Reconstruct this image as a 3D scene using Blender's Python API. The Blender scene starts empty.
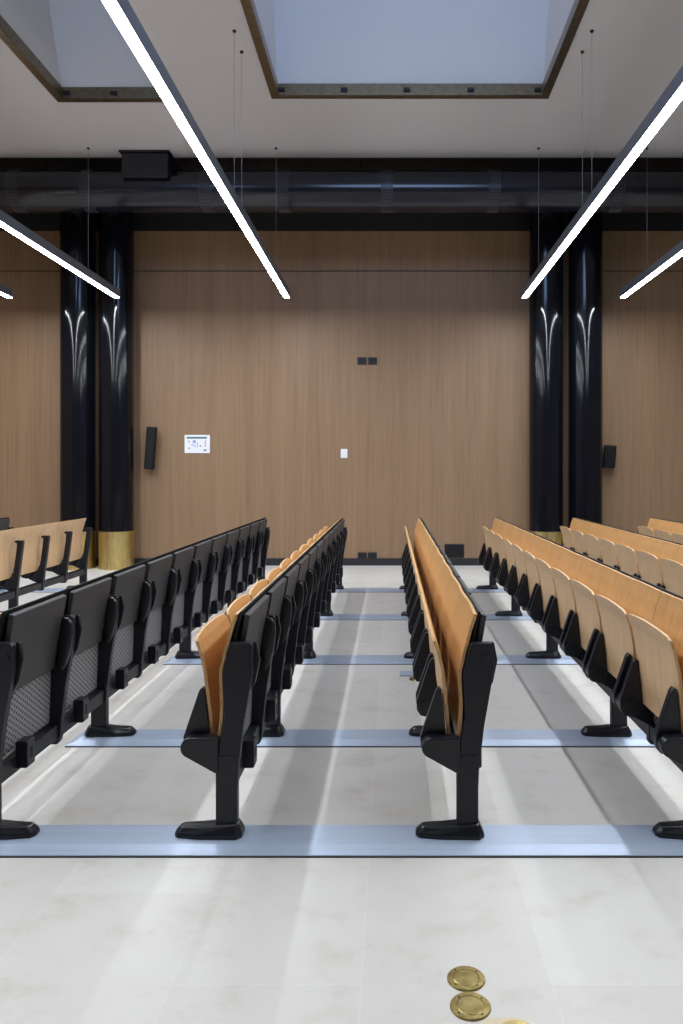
import bpy, bmesh, math
from mathutils import Vector, Matrix

C = bpy.context.scene.collection
SC = bpy.context.scene
F, VX, VY, CZ = 765.0, 391.5, 472.0, 1.36      # focal length and horizon point of the photograph, eye height


def wx(px, y):
    return (px - VX) / F * y


def wz(py, y):
    return CZ - (py - VY) / F * y


# ------------------------------------------------------------------ materials
def mat(name, col, rough=0.5, metal=0.0, spec=0.5, coat=0.0):
    m = bpy.data.materials.new(name)
    m.use_nodes = True
    b = m.node_tree.nodes['Principled BSDF']
    b.inputs['Base Color'].default_value = (*col, 1)
    b.inputs['Roughness'].default_value = rough
    b.inputs['Metallic'].default_value = metal
    b.inputs['Specular IOR Level'].default_value = spec
    b.inputs['Coat Weight'].default_value = coat
    return m


def N(m, t, **kw):
    n = m.node_tree.nodes.new(t)
    for k, v in kw.items():
        setattr(n, k, v)
    return n


def L(m, a, b):
    m.node_tree.links.new(a, b)


def bsdf(m):
    return m.node_tree.nodes['Principled BSDF']


def ramp(m, stops):
    r = N(m, 'ShaderNodeValToRGB')
    e = r.color_ramp.elements
    while len(e) < len(stops):
        e.new(0.5)
    for i, (p, c) in enumerate(stops):
        e[i].position = p
        e[i].color = (*c, 1)
    return r


def grain(m, scale, stops, detail=4, rough=0.6, jitter=True, bump=0.0):
    tc = N(m, 'ShaderNodeTexCoord')
    mp = N(m, 'ShaderNodeMapping')
    mp.inputs['Scale'].default_value = scale
    L(m, tc.outputs['Object'], mp.inputs['Vector'])
    if jitter:
        oi = N(m, 'ShaderNodeObjectInfo')
        mu = N(m, 'ShaderNodeVectorMath', operation='SCALE')
        cx = N(m, 'ShaderNodeCombineXYZ')
        for k in range(3):
            L(m, oi.outputs['Random'], cx.inputs[k])
        L(m, cx.outputs[0], mu.inputs[0])
        mu.inputs['Scale'].default_value = 37.0
        L(m, mu.outputs[0], mp.inputs['Location'])
    no = N(m, 'ShaderNodeTexNoise')
    no.inputs['Scale'].default_value = 1.0
    no.inputs['Detail'].default_value = detail
    no.inputs['Roughness'].default_value = rough
    L(m, mp.outputs[0], no.inputs['Vector'])
    r = ramp(m, stops)
    L(m, no.outputs['Fac'], r.inputs[0])
    L(m, r.outputs[0], bsdf(m).inputs['Base Color'])
    if bump:
        bp = N(m, 'ShaderNodeBump')
        bp.inputs['Strength'].default_value = bump
        bp.inputs['Distance'].default_value = 0.002
        L(m, no.outputs['Fac'], bp.inputs['Height'])
        L(m, bp.outputs[0], bsdf(m).inputs['Normal'])
    return no, r


M = {}
M['black'] = mat('black_powder_coat', (0.0075, 0.0085, 0.0135), 0.42, spec=0.38)
M['black_soft'] = mat('black_plastic', (0.0075, 0.0085, 0.0135), 0.33, spec=0.42)
M['liner'] = mat('black_laminate', (0.006, 0.006, 0.008), 0.55, spec=0.28)
M['tablet'] = mat('charcoal_laminate', (0.034, 0.033, 0.036), 0.5)
M['gap'] = mat('dark_slot', (0.004, 0.004, 0.005), 0.7)

M['beech'] = mat('beech_plywood', (0.6, 0.36, 0.16), 0.38)
grain(M['beech'], (30, 46, 2.6), [(0.25, (0.46, 0.242, 0.090)), (0.5, (0.55, 0.302, 0.116)), (0.8, (0.62, 0.354, 0.152))])
M['beech_pale'] = mat('pale_beech_plywood', (0.6, 0.42, 0.25), 0.42)
grain(M['beech_pale'], (26, 34, 2.2), [(0.25, (0.49, 0.305, 0.160)), (0.5, (0.57, 0.368, 0.20)), (0.8, (0.64, 0.43, 0.245))])
M['ply_edge'] = mat('plywood_edge', (0.6, 0.36, 0.17), 0.5)
grain(M['ply_edge'], (420, 30, 30), [(0.35, (0.42, 0.22, 0.085)), (0.6, (0.66, 0.41, 0.19))])

# perforated steel sheet: staggered dark holes in a grey sheet
m = M['perforated'] = mat('perforated_sheet', (0.1, 0.1, 0.11), 0.45)
tc = N(m, 'ShaderNodeTexCoord')
sp = N(m, 'ShaderNodeSeparateXYZ')
L(m, tc.outputs['Object'], sp.inputs[0])


def mth(m, op, a, b=None):
    n = N(m, 'ShaderNodeMath', operation=op)
    for i, v in enumerate((a, b)):
        if v is None:
            continue
        if isinstance(v, (int, float)):
            n.inputs[i].default_value = v
        else:
            L(m, v, n.inputs[i])
    return n.outputs[0]


ya, za = mth(m, 'DIVIDE', sp.outputs['Y'], 0.036), mth(m, 'DIVIDE', sp.outputs['Z'], 0.024)
u = mth(m, 'ADD', ya, za)
v = mth(m, 'SUBTRACT', ya, za)
du = mth(m, 'SUBTRACT', mth(m, 'FRACT', u), 0.5)
dv = mth(m, 'SUBTRACT', mth(m, 'FRACT', v), 0.5)
d2 = mth(m, 'ADD', mth(m, 'MULTIPLY', du, du), mth(m, 'MULTIPLY', dv, dv))
hole = mth(m, 'LESS_THAN', d2, 0.095)
mx = N(m, 'ShaderNodeMix', data_type='RGBA')
L(m, hole, mx.inputs['Factor'])
mx.inputs['A'].default_value = (0.24, 0.235, 0.245, 1)
mx.inputs['B'].default_value = (0.010, 0.010, 0.012, 1)
L(m, mx.outputs['Result'], bsdf(m).inputs['Base Color'])

# oak veneer of the far wall
m = M['veneer'] = mat('oak_veneer', (0.4, 0.26, 0.15), 0.5, spec=0.3)
no, r = grain(m, (34, 34, 0.9), [(0.25, (0.222, 0.136, 0.078)), (0.5, (0.268, 0.166, 0.097)), (0.78, (0.306, 0.194, 0.116))], detail=5, rough=0.65, jitter=False)
tc = N(m, 'ShaderNodeTexCoord')
mp = N(m, 'ShaderNodeMapping')
mp.inputs['Scale'].default_value = (4.2, 1, 0.05)
L(m, tc.outputs['Object'], mp.inputs['Vector'])
n2 = N(m, 'ShaderNodeTexNoise')
n2.inputs['Scale'].default_value = 1.0
n2.inputs['Detail'].default_value = 2
L(m, mp.outputs[0], n2.inputs['Vector'])
r2 = ramp(m, [(0.3, (0.86, 0.86, 0.86)), (0.7, (1.0, 1.0, 1.0))])
L(m, n2.outputs['Fac'], r2.inputs[0])
mx = N(m, 'ShaderNodeMix', data_type='RGBA', blend_type='MULTIPLY')
mx.inputs['Factor'].default_value = 1
L(m, r.outputs[0], mx.inputs['A'])
L(m, r2.outputs[0], mx.inputs['B'])
L(m, mx.outputs['Result'], bsdf(m).inputs['Base Color'])

# limestone slabs: courses run away from the camera, 0.505 wide
m = M['stone'] = mat('limestone_slabs', (0.55, 0.53, 0.5), 0.42, spec=0.35)
tc = N(m, 'ShaderNodeTexCoord')
mp = N(m, 'ShaderNodeMapping')
mp.inputs['Rotation'].default_value = (0, 0, math.radians(90))
mp.inputs['Location'].default_value = (-1.0, 0.08, 0)
L(m, tc.outputs['Object'], mp.inputs['Vector'])
br = N(m, 'ShaderNodeTexBrick')
br.offset = 0.44
br.inputs['Color1'].default_value = (0.64, 0.623, 0.600, 1)
br.inputs['Color2'].default_value = (0.59, 0.570, 0.542, 1)
br.inputs['Mortar'].default_value = (0.63, 0.622, 0.605, 1)
br.inputs['Scale'].default_value = 1.0
br.inputs['Mortar Size'].default_value = 0.0022
br.inputs['Mortar Smooth'].default_value = 0.3
br.inputs['Brick Width'].default_value = 1.01
br.inputs['Row Height'].default_value = 0.505
L(m, mp.outputs[0], br.inputs['Vector'])
n1 = N(m, 'ShaderNodeTexNoise')
n1.inputs['Scale'].default_value = 4.5
n1.inputs['Detail'].default_value = 8
n1.inputs['Roughness'].default_value = 0.62
mp2 = N(m, 'ShaderNodeMapping')
mp2.inputs['Scale'].default_value = (1.0, 1.2, 1)
L(m, tc.outputs['Object'], mp2.inputs['Vector'])
L(m, mp2.outputs[0], n1.inputs['Vector'])
r1 = ramp(m, [(0.28, (0.78, 0.74, 0.685)), (0.46, (0.97, 0.96, 0.945)), (0.72, (1.03, 1.03, 1.03))])
L(m, n1.outputs['Fac'], r1.inputs[0])
mx = N(m, 'ShaderNodeMix', data_type='RGBA', blend_type='MULTIPLY')
mx.inputs['Factor'].default_value = 0.7
L(m, br.outputs['Color'], mx.inputs['A'])
L(m, r1.outputs[0], mx.inputs['B'])
L(m, mx.outputs['Result'], bsdf(m).inputs['Base Color'])

M['ceiling'] = mat('ceiling_paint', (0.60, 0.585, 0.60), 0.5)
M['well'] = mat('skylight_paint', (0.62, 0.62, 0.63), 0.7)
M['bronze'] = mat('aged_bronze', (0.20, 0.15, 0.085), 0.3, metal=0.8)
grain(M['bronze'], (14, 14, 40), [(0.3, (0.15, 0.115, 0.072)), (0.7, (0.24, 0.19, 0.12))], jitter=False)
M['brass'] = mat('brushed_brass', (0.62, 0.47, 0.18), 0.36, metal=1.0)
grain(M['brass'], (24, 24, 5), [(0.3, (0.50, 0.37, 0.13)), (0.7, (0.70, 0.55, 0.24))], jitter=False)
M['brass_floor'] = mat('worn_brass', (0.5, 0.38, 0.13), 0.3, metal=1.0)
grain(M['brass_floor'], (40, 40, 40), [(0.3, (0.33, 0.25, 0.085)), (0.7, (0.58, 0.46, 0.19))])
M['gloss_black'] = mat('black_lacquer', (0.0045, 0.005, 0.008), 0.11, spec=0.3)
M['duct'] = mat('navy_black_lacquer', (0.007, 0.009, 0.017), 0.2, spec=0.55)
M['black_wall'] = mat('black_wall_paint', (0.010, 0.010, 0.013), 0.6)
M['alu'] = mat('anodised_aluminium', (0.5, 0.57, 0.7), 0.42, metal=0.35)
grain(M['alu'], (1.2, 60, 60), [(0.3, (0.385, 0.46, 0.595)), (0.7, (0.45, 0.525, 0.665))], jitter=False)
M['lamp_body'] = mat('lamp_housing', (0.15, 0.165, 0.20), 0.4, metal=0.2)
M['cable'] = mat('steel_cable', (0.35, 0.36, 0.38), 0.4, metal=0.6)
M['white'] = mat('white_plastic', (0.80, 0.81, 0.84), 0.4)
M['side_wall'] = mat('side_wall_paint', (0.20, 0.17, 0.145), 0.7)
M['green'] = mat('print_green', (0.10, 0.21, 0.20), 0.6)
M['violet'] = mat('print_violet', (0.28, 0.28, 0.62), 0.6)
M['printgrey'] = mat('print_grey', (0.25, 0.26, 0.30), 0.6)
M['printpink'] = mat('print_pink', (0.62, 0.50, 0.58), 0.6)
M['filler'] = mat('pale_mortar', (0.62, 0.52, 0.37), 0.8)
m = M['glow'] = mat('lamp_diffuser', (0.9, 0.9, 0.9), 0.5)
bsdf(m).inputs['Emission Color'].default_value = (0.90, 0.955, 1.0, 1)
bsdf(m).inputs['Emission Strength'].default_value = 76.0
m = M['perf_duct'] = mat('perforated_duct_band', (0.02, 0.022, 0.03), 0.35)
tc = N(m, 'ShaderNodeTexCoord')
sp = N(m, 'ShaderNodeSeparateXYZ')
L(m, tc.outputs['Object'], sp.inputs[0])
fx = mth(m, 'ABSOLUTE', mth(m, 'SUBTRACT', mth(m, 'FRACT', mth(m, 'DIVIDE', sp.outputs['X'], 0.036)), 0.5))
fz = mth(m, 'ABSOLUTE', mth(m, 'SUBTRACT', mth(m, 'FRACT', mth(m, 'DIVIDE', sp.outputs['Z'], 0.034)), 0.5))
dot = mth(m, 'MULTIPLY', mth(m, 'LESS_THAN', fx, 0.22), mth(m, 'LESS_THAN', fz, 0.22))
mx = N(m, 'ShaderNodeMix', data_type='RGBA')
L(m, dot, mx.inputs['Factor'])
mx.inputs['A'].default_value = (0.010, 0.012, 0.020, 1)
mx.inputs['B'].default_value = (0.055, 0.06, 0.08, 1)
L(m, mx.outputs['Result'], bsdf(m).inputs['Base Color'])


# ------------------------------------------------------------------ mesh helpers
def box(bm, x0, x1, y0, y1, z0, z1, mi=0):
    vs = [bm.verts.new((x, y, z)) for x in (x0, x1) for y in (y0, y1) for z in (z0, z1)]
    out = []
    for f in ((0, 1, 3, 2), (4, 6, 7, 5), (0, 4, 5, 1), (2, 3, 7, 6), (0, 2, 6, 4), (1, 5, 7, 3)):
        fc = bm.faces.new([vs[i] for i in f])
        fc.material_index = mi
        out.append(fc)
    return out


def prism(bm, pts, a0, a1, axis='y'):
    """a closed outline pushed along an axis: (x,z) along y, (x,y) along z, (y,z) along x"""
    def p(t, a):
        return {'y': (t[0], a, t[1]), 'z': (t[0], t[1], a), 'x': (a, t[0], t[1])}[axis]
    A = [bm.verts.new(p(t, a0)) for t in pts]
    B = [bm.verts.new(p(t, a1)) for t in pts]
    n = len(pts)
    bm.faces.new(A)
    bm.faces.new(B[::-1])
    for i in range(n):
        j = (i + 1) % n
        bm.faces.new((A[j], A[i], B[i], B[j]))


def tube(bm, p0, p1, r, seg=12, r1=None):
    p0, p1 = Vector(p0), Vector(p1)
    d = p1 - p0
    q = d.to_track_quat('Z', 'Y').to_matrix().to_4x4()
    bmesh.ops.create_cone(bm, cap_ends=True, segments=seg, radius1=r, radius2=r if r1 is None else r1,
                          depth=d.length, matrix=Matrix.Translation((p0 + p1) / 2) @ q)


def lathe(bm, prof, seg=48, centre=(0, 0)):
    rings = []
    for r, z in prof:
        rings.append([bm.verts.new((centre[0] + r * math.cos(2 * math.pi * i / seg),
                                    centre[1] + r * math.sin(2 * math.pi * i / seg), z)) for i in range(seg)])
    for a, b in zip(rings, rings[1:]):
        for i in range(seg):
            j = (i + 1) % seg
            bm.faces.new((a[i], a[j], b[j], b[i]))
    bm.faces.new(rings[0][::-1])
    bm.faces.new(rings[-1])


def mesh(name, bm, mats, bevel=0.0, seg=2, smooth=None):
    bmesh.ops.recalc_face_normals(bm, faces=bm.faces)
    if bevel:
        bmesh.ops.bevel(bm, geom=list(bm.edges), offset=bevel, segments=seg, affect='EDGES', profile=0.5, clamp_overlap=True)
    me = bpy.data.meshes.new(name)
    bm.to_mesh(me)
    bm.free()
    for mm in (mats if isinstance(mats, (list, tuple)) else [mats]):
        me.materials.append(mm)
    if smooth is not None:
        for p in me.polygons:
            p.use_smooth = True
        try:
            me.set_sharp_from_angle(angle=math.radians(smooth))
        except Exception:
            pass
    return me


def put(name, me, parent=None, loc=(0, 0, 0), rot=(0, 0, 0)):
    o = bpy.data.objects.new(name, me)
    C.objects.link(o)
    o.location = loc
    o.rotation_euler = rot
    if parent:
        o.parent = parent
    return o


def tag(o, label, cat, group=None):
    o['label'] = label
    o['category'] = cat
    o['kind'] = 'thing'
    if group:
        o['group'] = group
    return o


def thing(name, label, cat, loc=(0, 0, 0), group=None, rot=(0, 0, 0)):
    return tag(put(name, None, None, loc, rot), label, cat, group)


def struct(name, me):
    o = put(name, me)
    o['kind'] = 'structure'
    return o


def B():
    return bmesh.new()


# ------------------------------------------------------------------ room shell
X0, X1, YB, YW, ZC = -7.2, 6.4, -3.0, 11.14, 5.33
bm = B(); box(bm, X0 - .2, X1 + .2, YB - .2, YW + .3, -0.15, 0); struct('floor', mesh('floor', bm, M['stone']))

SKY = [(-1.265, 1.657, 2.9, 8.10), (-3.56, -2.346, 2.9, 8.175)]     # the two openings in the ceiling
xs = sorted({X0 - .2, X1 + .2} | {v for s in SKY for v in s[:2]})
ys = sorted({YB - .2, YW + .3} | {v for s in SKY for v in s[2:]})
bm = B()
vv = {}
for i, x in enumerate(xs):
    for j, y in enumerate(ys):
        vv[i, j] = bm.verts.new((x, y, ZC))
fs = []
for i in range(len(xs) - 1):
    for j in range(len(ys) - 1):
        cx, cy = (xs[i] + xs[i + 1]) / 2, (ys[j] + ys[j + 1]) / 2
        if any(s[0] < cx < s[1] and s[2] < cy < s[3] for s in SKY):
            continue
        fs.append(bm.faces.new((vv[i, j], vv[i + 1, j], vv[i + 1, j + 1], vv[i, j + 1])))
r = bmesh.ops.extrude_face_region(bm, geom=fs)
for g in r['geom']:
    if isinstance(g, bmesh.types.BMVert):
        g.co.z += 0.12
struct('ceiling', mesh('ceiling', bm, M['ceiling']))

bm = B(); box(bm, X0, X1, 9.66, YW + .02, ZC - .012, ZC + .01); struct('painted_shade_1', mesh('ceiling_shade_band', bm, M['black_wall']))  # black band standing in for the shade on the ceiling by the duct
WT, WJ = wz(231, YW), wz(271, YW)        # top of the veneer, joint between its two rows of boards
bm = B()
box(bm, X0, X1, YW + .02, YW + .3, 0, ZC, 1)
box(bm, X0, X1, YW, YW + .03, 0.0, WJ - .008, 0)
box(bm, X0, X1, YW, YW + .03, WJ + .008, WT, 0)
struct('wall_far', mesh('wall_far', bm, [M['veneer'], M['black_wall']]))
bm = B(); box(bm, X0, X1, YW - .018, YW + .01, 0, 0.105); struct('baseboard_far', mesh('baseboard_far', bm, M['black_wall']))
bm = B(); box(bm, X0 - .2, X0, YB, YW + .3, 0, ZC); struct('wall_left', mesh('wall_left', bm, M['veneer']))
bm = B(); box(bm, X1, X1 + .2, YB, YW + .3, 0, ZC); struct('wall_right', mesh('wall_right', bm, M['side_wall']))
bm = B(); box(bm, X0, X1, YB - .2, YB, 0, ZC); struct('wall_rear', mesh('wall_rear', bm, M['side_wall']))

# ------------------------------------------------------------------ skylights
def skylight(x0, x1, y0, y1, label, clips):
    t = thing('skylight', label, 'skylight', (x0, y1, ZC), 'ceiling skylights')
    w, h, lo = 0.085, 0.105, -0.018
    def ring(bm, a0, a1, b0, b1, z0, z1, wd):
        box(bm, a0, a1, b1 - wd, b1, z0, z1); box(bm, a0, a1, b0, b0 + wd, z0, z1)
        box(bm, a0, a0 + wd, b0 + wd, b1 - wd, z0, z1); box(bm, a1 - wd, a1, b0 + wd, b1 - wd, z0, z1)
    bm = B()
    W, D = x1 - x0, y1 - y0
    ring(bm, -.004, W + .004, -D - .004, .004, lo, lo + .02, w)
    ring(bm, .002, W - .002, -D + .002, -.002, lo + .02, h, w - .012)
    put('frame', mesh('skylight_frame', bm, M['bronze']), t)
    bm = B()
    top, ln = 1.35, 0.55
    i = w - .02
    lower = [(i, -i), (W - i, -i), (W - i, -D + i), (i, -D + i)]
    upper = [(i, -i - ln), (W - i, -i - ln), (W - i, -D + i), (i, -D + i)]
    lo_v = [bm.verts.new((x, y, h)) for x, y in lower]
    up_v = [bm.verts.new((x, y, top)) for x, y in upper]
    f = [bm.faces.new((lo_v[k], lo_v[(k + 1) % 4], up_v[(k + 1) % 4], up_v[k])) for k in (0, 1, 3)]      # the near side is the open, glazed one
    f.append(bm.faces.new(up_v))
    bmesh.ops.recalc_face_normals(bm, faces=f)
    o = put('shaft', mesh('skylight_shaft', bm, M['well']), t)
    s = o.modifiers.new('thickness', 'SOLIDIFY'); s.thickness = 0.06; s.offset = 1
    for px in clips:
        bm = B(); box(bm, -.035, .035, -.03, 0, -.018, .018)
        put('clip', mesh('frame_clip', bm, M['black'], .004), t, (wx(px, y1 - .1) - x0, -w + .012, .035))
    return t


skylight(*SKY[0], 'wide bronze-framed skylight in the middle of the ceiling', (281, 344, 407, 471, 538))
skylight(*SKY[1], 'narrower bronze-framed skylight at the left of the ceiling, partly behind a light bar', (66, 113))

# ------------------------------------------------------------------ linear pendant lamps
def lamp(xc, label, ends, wires):
    y0, y1 = ends
    zb, h, w = 3.714, 0.115, 0.074
    t = thing('linear_pendant_lamp', label, 'lamp', (xc, y1, zb), 'linear pendant lamps')
    bm = B()
    box(bm, -w / 2, w / 2, y0 - y1, -.004, .006, h)
    put('housing', mesh('lamp_housing', bm, M['lamp_body'], .003, 1), t)
    bm = B()
    nseg = 12
    yy = [y0 - y1 + .006 + (y1 - y0 - .014) * k / nseg for k in range(nseg + 1)]
    va = [[bm.verts.new((sx * (w / 2 - .004), q, z)) for sx, z in ((-1, .012), (-1, 0), (1, 0), (1, .012))] for q in yy]
    for a, b in zip(va, va[1:]):
        for k in range(3):
            bm.faces.new((a[k], a[k + 1], b[k + 1], b[k]))
    put('diffuser', mesh('lamp_diffuser', bm, M['glow']), t)
    for s in (0, y0 - y1):
        bm = B(); box(bm, -w / 2 - .001, w / 2 + .001, s - .004, s + .004, .0, h + .001)
        put('end_cap', mesh('lamp_end_cap', bm, M['lamp_body']), t)
    for yw in wires:
        bm = B()
        tube(bm, (0, yw - y1, h), (0, yw - y1, ZC - zb - .004), .0018, 6)
        c = put('suspension_cable', mesh('suspension_cable', bm, M['cable']), t)
        bm = B()
        lathe(bm, [(.012, ZC - zb - .018), (.017, ZC - zb - .012), (.017, ZC - zb)], 16, (0, yw - y1))
        put('ceiling_anchor', mesh('ceiling_anchor', bm, M['black'], smooth=30), c)
        bm = B()
        box(bm, -.018, .018, yw - y1 - .03, yw - y1 + .03, h - .002, h + .012)
        put('clamp', mesh('cable_clamp', bm, M['cable'], .003, 1), c)
    return t


YE = 10.35
wires = (1.9, 3.8, 6.88, 7.22, 9.37)
lamp(wx(287, YE), 'long glowing pendant light bar running to the upper middle, left of the wide skylight', (1.4, YE), wires)
lamp(wx(524.7, YE), 'long glowing pendant light bar right of the wide skylight, ending before the right columns', (1.4, YE), wires)
lamp(wx(117, YE), 'glowing pendant light bar at left ending in front of the left pair of columns', (1.4, YE), wires)
lamp(wx(622.8, YE), 'glowing pendant light bar at the right edge, its tip right of the right columns', (1.4, YE), wires)
lamp(wx(10, YE), 'pendant light bar of which only the tip shows at the left edge', (1.4, YE), wires)

# ------------------------------------------------------------------ ventilation duct
YD, ZD, RD = 9.75, 4.935, 0.255
t = thing('ventilation_duct', 'black round ventilation duct running along the far wall under the ceiling', 'duct', (0, YD, ZD - RD))
bm = B()
tube(bm, (X0 + .05, 0, RD), (X1 - .05, 0, RD), RD, 72)
put('pipe', mesh('duct_pipe', bm, M['duct'], smooth=40), t)
for px in (10, 84, 204, 282, 387, 495, 620):
    bm = B()
    x = wx(px, YD - RD)
    tube(bm, (x - .075, 0, 0), (x + .075, 0, 0), RD + .0025, 72)
    put('perforated_band', mesh('perforated_band', bm, M['perf_duct'], smooth=40), t, (0, 0, RD))
for px in (46, 152, 258, 361, 466, 571.5, 676):
    bm = B()
    x = wx(px, YD)
    tube(bm, (x, 0, 2 * RD - .01), (x, 0, ZC - ZD + RD), .007, 8)
    lathe(bm, [(.02, ZC - ZD + RD - .02), (.03, ZC - ZD + RD - .012), (.03, ZC - ZD + RD)], 16, (x, 0))
    put('hanger_rod', mesh('hanger_rod', bm, M['black']), t)
yb = 9.45
xa, xb = wx(121.5, yb), wx(167.5, yb)
bm = B()
box(bm, xa, xb, yb - YD, yb - YD + .62, RD + .06, ZC - ZD + RD - .02)
o = put('riser_box', mesh('riser_box', bm, M['duct'], .006), t)
bm = B()
box(bm, xa - .03, xb + .03, yb - YD - .03, yb - YD + .65, ZC - ZD + RD - .022, ZC - ZD + RD - .001)
put('flange', mesh('riser_flange', bm, M['duct'], .003, 1), o)

# ------------------------------------------------------------------ columns
RC, YC = 0.235, 10.84
bm = B(); lathe(bm, [(RC, .50), (RC, ZC)], 96); col_me = mesh('column_shaft', bm, M['gloss_black'], smooth=40)
bm = B(); lathe(bm, [(RC + .006, 0), (RC + .006, .527), (RC - .01, .532)], 96); ring_me = mesh('column_base', bm, M['brass'], smooth=40)
bm = B()
for k in range(13):
    box(bm, -.004, .004, -.003, .003, .03 + k * .038, .05 + k * .038)
seam_me = mesh('base_seam', bm, M['gap'])
for px, lab in ((78, 'glossy black round column nearest the left edge, outer one of the left pair'),
                (116.5, 'glossy black round column on a brass base, beside the tall wall speaker'),
                (546, 'glossy black round column, inner one of the right pair, nearest the middle wall'),
                (585.3, 'glossy black round column of the right pair, beside the short tilted speaker')):
    t = thing('column', lab, 'column', (wx(px, YC), YC, 0), 'paired black columns')
    put('shaft', col_me, t)
    b = put('brass_base', ring_me, t)
    a = math.radians(-100)
    put('seam', seam_me, b, (math.cos(a) * (RC + .006), math.sin(a) * (RC + .006), 0), (0, 0, a + math.pi / 2))

# ------------------------------------------------------------------ bench rows
PM = 0.542                       # one seat
PS, YS = 0.5405, 2.898           # floor strips
YP = 2.842                       # first post
POSTS = (0, 2, 5, 8, 11)
NS = 11


def foot_bm():
    bm = B()
    lowr = [(-.150, -.016), (-.138, -.034), (-.06, -.048), (.085, -.052), (.104, -.030), (.104, .030), (.085, .052), (-.06, .048), (-.138, .034), (-.150, .016)]
    midr = [(x * .985, y * .97) for x, y in lowr]
    topr = [(-.128, -.012), (-.118, -.022), (-.05, -.030), (.074, -.034), (.086, -.020), (.086, .020), (.074, .034), (-.05, .030), (-.118, .022), (-.128, .012)]
    lv = [bm.verts.new((x, y, .0)) for x, y in lowr]
    mv = [bm.verts.new((x, y, .016)) for x, y in midr]
    tv = [bm.verts.new((x, y, .036 + max(0, (x + .06)) * .09)) for x, y in topr]
    n = len(lv)
    for a, b in ((lv, mv), (mv, tv)):
        for i in range(n):
            j = (i + 1) % n
            bm.faces.new((a[i], a[j], b[j], b[i]))
    bm.faces.new(lv[::-1])
    bm.faces.new(tv)
    return bm


ZS = 0.016                       # top of the aluminium floor strip
foot_me = mesh('pedestal_foot', foot_bm(), M['black_soft'], .003, 1)
bm = foot_bm()
bmesh.ops.transform(bm, matrix=Matrix.Translation((.077, 0, 0)) @ Matrix.Scale(-1, 4, (1, 0, 0)), verts=bm.verts)
foot_flip_me = mesh('pedestal_foot_reversed', bm, M['black_soft'], .003, 1)
bm = B(); box(bm, .003, .082, -.021, .021, .03, .30); post_me = mesh('pedestal_post', bm, M['black'], .004)

prof = [(.002, .200), (.083, .200), (.085, .255), (.104, .42), (.131, .574), (.138, .62), (.138, .715), (.130, .728), (.058, .728), (.052, .72),
        (.026, .615), (.034, .46), (.018, .375), (.010, .30)]
bm = B(); prism(bm, prof, -.019, .019); support_me = mesh('support_blade', bm, M['black'], .004)
prof = [(.010, .172), (.018, .160), (.066, .160), (.076, .172)] + prof[1:]
bm = B(); prism(bm, prof, -.019, .019); support_mid_me = mesh('support_blade_hanging', bm, M['black'], .004)
# plain support of the bare wooden row: slim bar with a hook at the top
prof = [(.012, .165), (.076, .165), (.090, .32), (.108, .45), (.136, .67), (.140, .708), (.134, .719), (.068, .719), (.062, .711), (.066, .698), (.084, .692),
        (.078, .62), (.058, .47), (.050, .44), (.052, .425), (.036, .405), (.038, .39), (.022, .37), (.012, .33)]
bm = B(); prism(bm, prof, -.022, .022); support_plain_me = mesh('support_bar', bm, M['black'], .004)


def lug_outline():
    cx, cz, r = -.089, .342, .038
    pts = [(.014, .380)]
    for a in range(85, 245, 16):
        pts.append((cx + r * math.cos(math.radians(a)), cz + r * math.sin(math.radians(a))))
    pts += [(0, .250), (.014, .250)]
    return pts


bm = B(); prism(bm, lug_outline(), -.027, .027); lug_me = mesh('pivot_lug', bm, M['black_soft'], .005)
hex_pl = [(.085, .722), (.146, .722), (.159, .655), (.142, .572), (.126, .545), (.105, .50), (.088, .55)]
bm = B(); prism(bm, hex_pl, .022, .044); plate_me = mesh('hinge_plate', bm, M['black_soft'], .004)
cov = [(.078, .690), (.088, .716), (.105, .728), (.128, .722), (.143, .700), (.146, .66), (.136, .585), (.118, .52), (.100, .49), (.084, .52)]
bm = B(); prism(bm, cov, -.052, -.021); cover_me = mesh('hinge_cover', bm, M['black_soft'], .008, 3, smooth=50)
bm = B(); tube(bm, (.112, -.0225, .672), (.112, -.019, .672), .017, 20); cap_me = mesh('bolt_cap', bm, M['black_soft'])

bm = B(); box(bm, .014, .072, -.019, NS * PM + .019, .185, .250); beam_me = mesh('beam', bm, M['black'], .004)
bm = B()
prism(bm, [(.066, .204), (.070, .200), (.110, .200), (.115, .206), (.115, .300), (.110, .306), (.070, .306), (.066, .300)], -.032, .032)
sock_me = mesh('cable_box', bm, M['black_soft'], .005)
bm = B(); box(bm, .1142, .1162, -.011, .011, .232, .276); slot_me = mesh('cable_slot', bm, M['gap'])


def interp(tab, z):
    for (x0, z0), (x1, z1) in zip(tab, tab[1:]):
        if z0 <= z <= z1:
            s = (z - z0) / (z1 - z0)
            s2 = s * s * (3 - 2 * s) * .35 + s * .65
            return x0 + (x1 - x0) * s2
    return tab[-1][0] if z > tab[-1][1] else tab[0][0]


BK = [(.004, .365), (.013, .43), (.017, .49), (.013, .575), (.013, .62), (.026, .675), (.046, .75), (.071, .831)]
ST = [(-.030, .355), (-.034, .44), (-.042, .52), (-.050, .60), (-.064, .67), (-.086, .735), (-.092, .752)]


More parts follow.
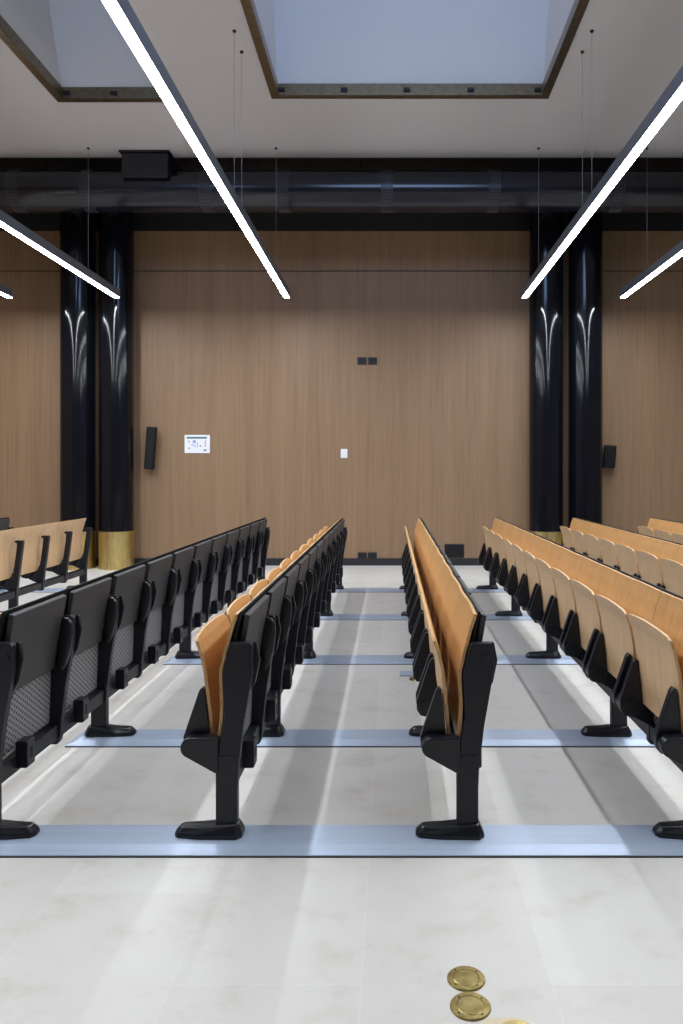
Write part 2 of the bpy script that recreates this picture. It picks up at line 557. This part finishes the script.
def sheet(name, nu, nv, fn, th, mats):
    """a curved board of thickness th whose front is fn(u,v); slots: 0 front, 1 back, 2 edge"""
    bm = B()
    A = [[bm.verts.new(fn(i / nu, j / nv)) for j in range(nv + 1)] for i in range(nu + 1)]
    Bk = []
    for i in range(nu + 1):
        row = []
        for j in range(nv + 1):
            p = A[i][j].co
            row.append(bm.verts.new((p.x + th, p.y, p.z)))
        Bk.append(row)
    for i in range(nu):
        for j in range(nv):
            f = bm.faces.new((A[i][j], A[i + 1][j], A[i + 1][j + 1], A[i][j + 1])); f.material_index = 0; f.smooth = True
            f = bm.faces.new((Bk[i][j], Bk[i][j + 1], Bk[i + 1][j + 1], Bk[i + 1][j])); f.material_index = 1; f.smooth = True
    ring = [(i, 0) for i in range(nu)] + [(nu, j) for j in range(nv)] + [(i, nv) for i in range(nu, 0, -1)] + [(0, j) for j in range(nv, 0, -1)]
    for k in range(len(ring)):
        (i, j), (p, q) = ring[k], ring[(k + 1) % len(ring)]
        f = bm.faces.new((A[i][j], A[p][q], Bk[p][q], Bk[i][j])); f.material_index = 2
    bmesh.ops.recalc_face_normals(bm, faces=bm.faces)
    me = bpy.data.meshes.new(name)
    bm.to_mesh(me); bm.free()
    for mm in mats:
        me.materials.append(mm)
    me.set_sharp_from_angle(angle=math.radians(40))
    return me


def back_me(n, back):
    def fn(u, v):
        y = .002 + u * (n * PM - .004)
        z = .365 + v * (.831 - .365)
        w = -.5 * math.cos(2 * math.pi * y / PM) * .006 * (.5 + .5 * v)
        return (interp(BK, z) + w, y, z)
    return sheet('backrest_board', 14 * n, 22, fn, .012, [M['beech'], back, M['ply_edge']])


back1, back2 = back_me(1, M['beech_pale']), back_me(2, M['beech_pale'])


def seat_fn(u, v):
    s = u * 2 - 1
    half = .228 + .022 * min(1, v * 1.8)
    # rounded front corners (they stand at the top while the seat is tipped up)
    ztop = .752 - .012 * s * s
    z = .355 + v * (ztop - .355)
    c = .026
    zc = (z - (ztop - c)) / c
    if zc > 0:
        half -= c * .8 * (1 - math.sqrt(max(0, 1 - min(1, zc) ** 2)))
    b = math.sin(math.pi * min(1, v / .80)) ** 1.3 * (1 - s * s) ** .8
    x = interp(ST, z) - .013 * b
    return (x, s * half, z)


seat_me = sheet('seat_board', 24, 28, seat_fn, .012, [M['beech_pale'], M['beech'], M['ply_edge']])


def bracket(sgn):
    bm = B()
    pts = [(-.128, .325), (-.112, .302), (-.060, .290), (-.028, .33), (-.036, .400), (-.043, .48), (-.051, .543), (-.062, .550), (-.072, .536), (-.108, .43), (-.130, .365)]
    prism(bm, pts, -.005 * sgn, .030 * sgn)
    if sgn < 0:
        tube(bm, (-.088, -.024, .338), (-.088, -.038, .338), .034, 28)
    else:
        tube(bm, (-.088, .024, .338), (-.088, .038, .338), .034, 28)
    return mesh('seat_bracket', bm, M['black_soft'], .004, 2)


br_a, br_b = bracket(1), bracket(-1)
bm = B()
bm_pts = [(.0735, .560), (.0735, .60), (.098, .823), (.098, .826), (.086, .826), (.062, .70), (.052, .655), (.046, .60), (.046, .56)]
prism(bm, [(.034, .56), (.046, .56), (.060, .67), (.0935, .839), (.0865, .839), (.047, .67)], .012, NS * PM - .004)
liner_me = mesh('back_liner', bm, M['liner'])
bm = B()
prism(bm, [(.050, .503), (.066, .503), (.120, .820), (.098, .826), (.093, .80)], .036, PM - .036)
tablet_me = mesh('tablet_board', bm, M['tablet'], .003, 1)
bm = B()
prism(bm, [(.030, .260), (.035, .260), (.046, .56), (.041, .56)], .022, PM - .022)
perf_me = mesh('perforated_panel', bm, M['perforated'])


def bench(x0, label, plain=False, flip=False):
    t = thing('auditorium_bench', label, 'bench', (x0, YP, 0), 'rows of tip-up auditorium benches')
    put('beam', beam_me, t)
    for n in POSTS:
        p = put('pedestal', post_me, t, (0, n * PM, ZS))
        put('foot', foot_flip_me if flip else foot_me, p)
    for n in range(NS + 1):
        s = put('support', support_plain_me if plain else (support_me if n in POSTS else support_mid_me), t, (0, n * PM, 0))
        put('pivot_lug', lug_me, s)
        if not plain:
            if n < NS:
                put('hinge_plate', plate_me, s)
            if n > 0:
                put('hinge_cover', cover_me, s)
            else:
                put('bolt_cap', cap_me, s)
    put('backrest', back1, t)
    for n in range(1, NS, 2):
        put('backrest', back2, t, (0, n * PM, 0))
    for n in range(NS):
        s = put('seat', seat_me, t, (0, (n + .5) * PM, 0))
        put('seat_bracket', br_a, s, (0, -.5 * PM + .034, 0))
        put('seat_bracket', br_b, s, (0, .5 * PM - .034, 0))
    for n in range(NS):
        if plain:
            continue
        put('writing_tablet', tablet_me, t, (0, n * PM, 0))['label'] = 'charcoal writing tablet folded down'
        put('perforated_panel', perf_me, t, (0, n * PM, 0))['label'] = 'grey perforated steel panel'
        b = put('cable_box', sock_me, t, (0, (n + .34) * PM, 0))
        put('slot', slot_me, b)
    if not plain:
        put('back_liner', liner_me, t)
    return t


bench(-4.49, 'bench row at left edge, only its black top corner showing behind the bare wooden back')
bench(-3.59, 'bench row at left with bare wooden back and black bars, before the left columns', plain=True)
bench(-1.539, 'long bench row in the left foreground seen from behind, black back with perforated panels', flip=True)
bench(-.652, 'bench row left of the middle gap, black back with orange seats peeking over')
bench(.2385, 'bench row right of the middle gap, seen almost end-on with its orange backrests')
bench(1.1225, 'bench row at right in the foreground, its long line of pale tipped-up seats facing left')
bench(2.015, 'bench row behind the right foreground row, its pale seats before the right columns')
bench(2.905, 'bench row at the right edge, only its last few wooden seats in view')

# ------------------------------------------------------------------ aluminium floor strips
STRIP = ('first and nearest', 'second', 'third', 'fourth', 'fifth and farthest')
SEC = [(2.700 - YS, .004), (2.914 - YS, .004), (2.914 - YS, ZS), (2.764 - YS, ZS), (2.702 - YS, .007)]


def strip_me(xa, xb):
    bm = B()
    e = .035                                     # the ends slope down like the front edge
    A = [bm.verts.new((xa + (e if z == ZS else 0), y, z)) for y, z in SEC]
    Z = [bm.verts.new((xb - (e if z == ZS else 0), y, z)) for y, z in SEC]
    bm.faces.new(A); bm.faces.new(Z[::-1])
    for k in range(5):
        q = (k + 1) % 5
        bm.faces.new((A[q], A[k], Z[k], Z[q]))
    g = B(); box(g, xa + .002, xb - .002, 2.6965 - YS, 2.912 - YS, 0, .0045)  # thin black slab that draws the shadow line under the strip's front edge
    return mesh('floor_strip', bm, M['alu']), mesh('strip_edge_shade', g, M['gap'])


def strip(mes, n, label):
    o = tag(put('floor_strip', mes[0], None, (0, YS + n * PS, 0)), label, 'floor strip', 'aluminium floor strips')
    put('edge_shade', mes[1], o)['label'] = 'painted shadow line along the strip edge'


long_s, short_s = strip_me(-1.615, 3.25), strip_me(-4.75, -3.28)
for n, nm in zip(POSTS, STRIP):
    strip(long_s, n, f'long flat aluminium floor strip under the bench feet, {nm} from the viewer')
    if n >= 8:
        strip(short_s, n, 'short aluminium floor strip under the bare wooden bench at left, ' + ('nearer one' if n == 8 else 'farther one'))

# ------------------------------------------------------------------ brass floor sockets
def floor_socket(x, y, r, label):
    t = thing('floor_socket', label, 'floor socket', (x, y, 0), 'brass floor sockets')
    bm = B()
    lathe(bm, [(r, 0), (r, .0025), (r * .97, .0045), (r * .70, .0045), (r * .69, .003)], 48)
    put('rim', mesh('socket_rim', bm, M['brass_floor'], smooth=30), t)
    bm = B()
    lathe(bm, [(r * .672, .001), (r * .672, .004), (r * .64, .0052)], 40)
    lid = put('lid', mesh('socket_lid', bm, M['brass_floor'], smooth=30), t)
    for k in range(4):
        a = math.radians(40 + 90 * k)
        bm = B()
        tube(bm, (0, 0, .0045), (0, 0, .0054), r * .045, 10)
        put('screw', mesh('socket_screw', bm, M['gap']), t, (r * .80 * math.cos(a), r * .80 * math.sin(a), 0))
    return t


floor_socket(.2, 2.051, .051, 'round brass floor socket, farther of the touching pair in the foreground')
floor_socket(.2005, 1.9445, .052, 'round brass floor socket, nearer of the touching pair in the foreground')
floor_socket(.306, 1.842, .052, 'round brass floor socket cut by the bottom edge, set in pale mortar')
floor_socket(.17, 5.02, .055, 'round brass floor socket far down the middle gap, beside the foot of a bench')
bm = B()
pts = []
for k in range(26):
    a = 2 * math.pi * k / 26
    rr = .064 + .008 * math.sin(3 * a + 1) + .006 * math.cos(5 * a)
    pts.append((.292 + rr * math.cos(a) * 1.12, 1.846 + rr * math.sin(a)))
prism(bm, pts, 0, .0012, 'z')
tag(put('mortar_patch', mesh('mortar_patch', bm, M['filler'])), 'irregular pale mortar patch around the brass socket at the bottom edge', 'floor patch')
bm = B(); box(bm, .055, .175, 5.09, 5.20, 0, .008)
tag(put('floor_plate', mesh('floor_plate', bm, M['alu'], .002, 1)), 'small aluminium floor plate behind the far brass socket in the middle gap', 'floor plate')

# ------------------------------------------------------------------ things on the far wall
def plate(name, x0p, x1p, y0p, y1p, label, cat, m, group=None, depth=.018):
    x0, x1, z0, z1 = wx(x0p, YW), wx(x1p, YW), wz(y1p, YW), wz(y0p, YW)
    cx, cz = (x0 + x1) / 2, (z0 + z1) / 2
    t = thing(name, label, cat, (cx, YW + .002, cz), group)
    w, h = (x1 - x0) / 2, (z1 - z0) / 2
    bm = B(); box(bm, -w, w, -depth, 0, -h, h)
    put('cover_plate', mesh(name + '_plate', bm, m, .004), t)
    return t, w, h, depth


def sockets(x0p, x1p, y0p, y1p, label):
    t, w, h, d = plate('wall_socket', x0p, x1p, y0p, y1p, label, 'wall socket', M['black'], 'black wall sockets')
    for s in (-1, 0, 1):
        bm = B(); box(bm, -w * .24, w * .24, -.003, 0, -h * .55, h * .55)
        put('outlet', mesh('outlet', bm, M['gap'], .001, 1), t, (s * w * .58, -d, 0))


sockets(357.5, 366.3, 357.4, 364.6, 'small black wall socket high on the wood wall, left of the upper two')
sockets(368.2, 377, 357.4, 364.6, 'small black wall socket high on the wood wall, right of the upper two')
sockets(358, 366.6, 552.3, 559.3, 'small black wall socket just above the baseboard, left of the lower two')
sockets(368, 376.8, 552.3, 559.3, 'small black wall socket just above the baseboard, right of the lower two')
t, w, h, d = plate('access_hatch', 444.6, 464, 544, 557.3, 'larger black flush panel low on the wood wall, right of the middle', 'hatch', M['black'])
bm = B(); box(bm, -w * .9, w * .9, -.004, 0, -h * .86, h * .86); put('lid', mesh('panel_lid', bm, M['liner'], .002, 1), t, (0, -d, 0))
t, w, h, d = plate('light_switch', 340.8, 347.4, 449, 458, 'small white switch plate alone on the middle of the wood wall', 'switch', M['white'])
bm = B(); box(bm, -w * .6, w * .6, -.005, 0, -h * .6, h * .6); put('rocker', mesh('switch_rocker', bm, M['white'], .002, 1), t, (0, -d, 0))

t, w, h, d = plate('evacuation_plan', 184.7, 210, 435, 453.2, 'white evacuation plan sign with green heading on the wood wall', 'sign', M['white'], depth=.016)
def ink(nm, m, a0, a1, b0, b1, k):
    bm = B(); box(bm, -w + 2 * w * a0, -w + 2 * w * a1, -.0012, 0, h - 2 * h * b1, h - 2 * h * b0)
    put(nm, mesh(nm, bm, m), t, (0, -d, 0))
ink('heading', M['green'], .09, .89, .10, .21, 0)
ink('room_outline', M['violet'], .33, .45, .29, .43, 0)
ink('legend', M['printgrey'], .76, .87, .78, .89, 0)
ink('symbol', M['green'], .16, .22, .70, .77, 0)
ink('symbol', M['printgrey'], .60, .66, .57, .65, 0)
ink('key_column', M['printpink'], .14, .22, .28, .42, 0)
ink('key_column', M['printpink'], .79, .86, .28, .66, 0)
bm = B()
for (a, b, c, e) in ((.3, .50, .34, .56), (.34, .55, .38, .61), (.38, .60, .42, .66), (.42, .64, .52, .66), (.50, .40, .52, .64), (.36, .48, .52, .50), (.24, .52, .30, .54)):
    box(bm, -w + 2 * w * a, -w + 2 * w * c, -.0011, 0, h - 2 * h * e, h - 2 * h * b)
put('floor_outline', mesh('floor_outline', bm, M['violet']), t, (0, -d, 0))


def speaker(px, py, w, dp, h, rot, label, bx):
    y = YW - .05 - dp * .5 - .03
    t = thing('wall_speaker', label, 'speaker', (wx(px, y), y, wz(py, y)), 'black wall speakers', rot)
    bm = B(); prism(bm, [(-w / 2, dp / 2), (-w / 2, -dp * .3), (-w * .40, -dp / 2), (w * .40, -dp / 2), (w / 2, -dp * .3), (w / 2, dp / 2)], -h / 2, h / 2, 'z')
    put('cabinet', mesh('speaker_cabinet', bm, M['liner'], .006), t)
    bm = B(); box(bm, -w * .38, w * .38, -dp / 2 - .004, -dp / 2 + .002, -h * .47, h * .47)
    put('grille', mesh('speaker_grille', bm, M['liner'], .002, 1), t)
    bm = B()
    tube(bm, (0, dp / 2 - .01, 0), (bx, dp / 2 + .075, 0), .014, 12)
    box(bm, bx - .03, bx + .03, dp / 2 + .066, dp / 2 + .079, -.05, .05)
    put('bracket', mesh('speaker_bracket', bm, M['black']), t)


R = math.radians
speaker(150.6, 448, .135, .12, .61, (R(4), R(4.5), R(8)), 'tall slim black column speaker on the wood wall beside the left columns', .0)
speaker(609.5, 456.5, .17, .16, .31, (R(9), R(5), R(-20)), 'short black wall speaker tilted down beside the right columns', -.05)

# ------------------------------------------------------------------ world, camera, view
wd = bpy.data.worlds.new('daylight')
SC.world = wd
wd.use_nodes = True
bg = wd.node_tree.nodes['Background']
bg.inputs['Color'].default_value = (0.38, 0.58, 1.0, 1)
bg.inputs['Strength'].default_value = 8.5

cd = bpy.data.cameras.new('camera')
cam = bpy.data.objects.new('camera', cd)
C.objects.link(cam)
cam.location = (0.0, 0, CZ)
cam.rotation_euler = (math.pi / 2, 0, 0)
cd.sensor_fit = 'HORIZONTAL'
cd.sensor_width = 36
cd.lens = F / 683 * 36
cd.shift_x = -(VX - 341.5) / 683
cd.shift_y = -(512 - VY) / 683
cd.clip_start = 0.05
SC.camera = cam

vs = SC.view_settings
vs.view_transform = 'Standard'
vs.look = 'None'
vs.exposure = 0.1
vs.gamma = 1.0
vs.use_curve_mapping = False
SC.cycles.use_denoising = True
SC.cycles.max_bounces = 10
SC.cycles.diffuse_bounces = 6
SC.cycles.sample_clamp_indirect = 6
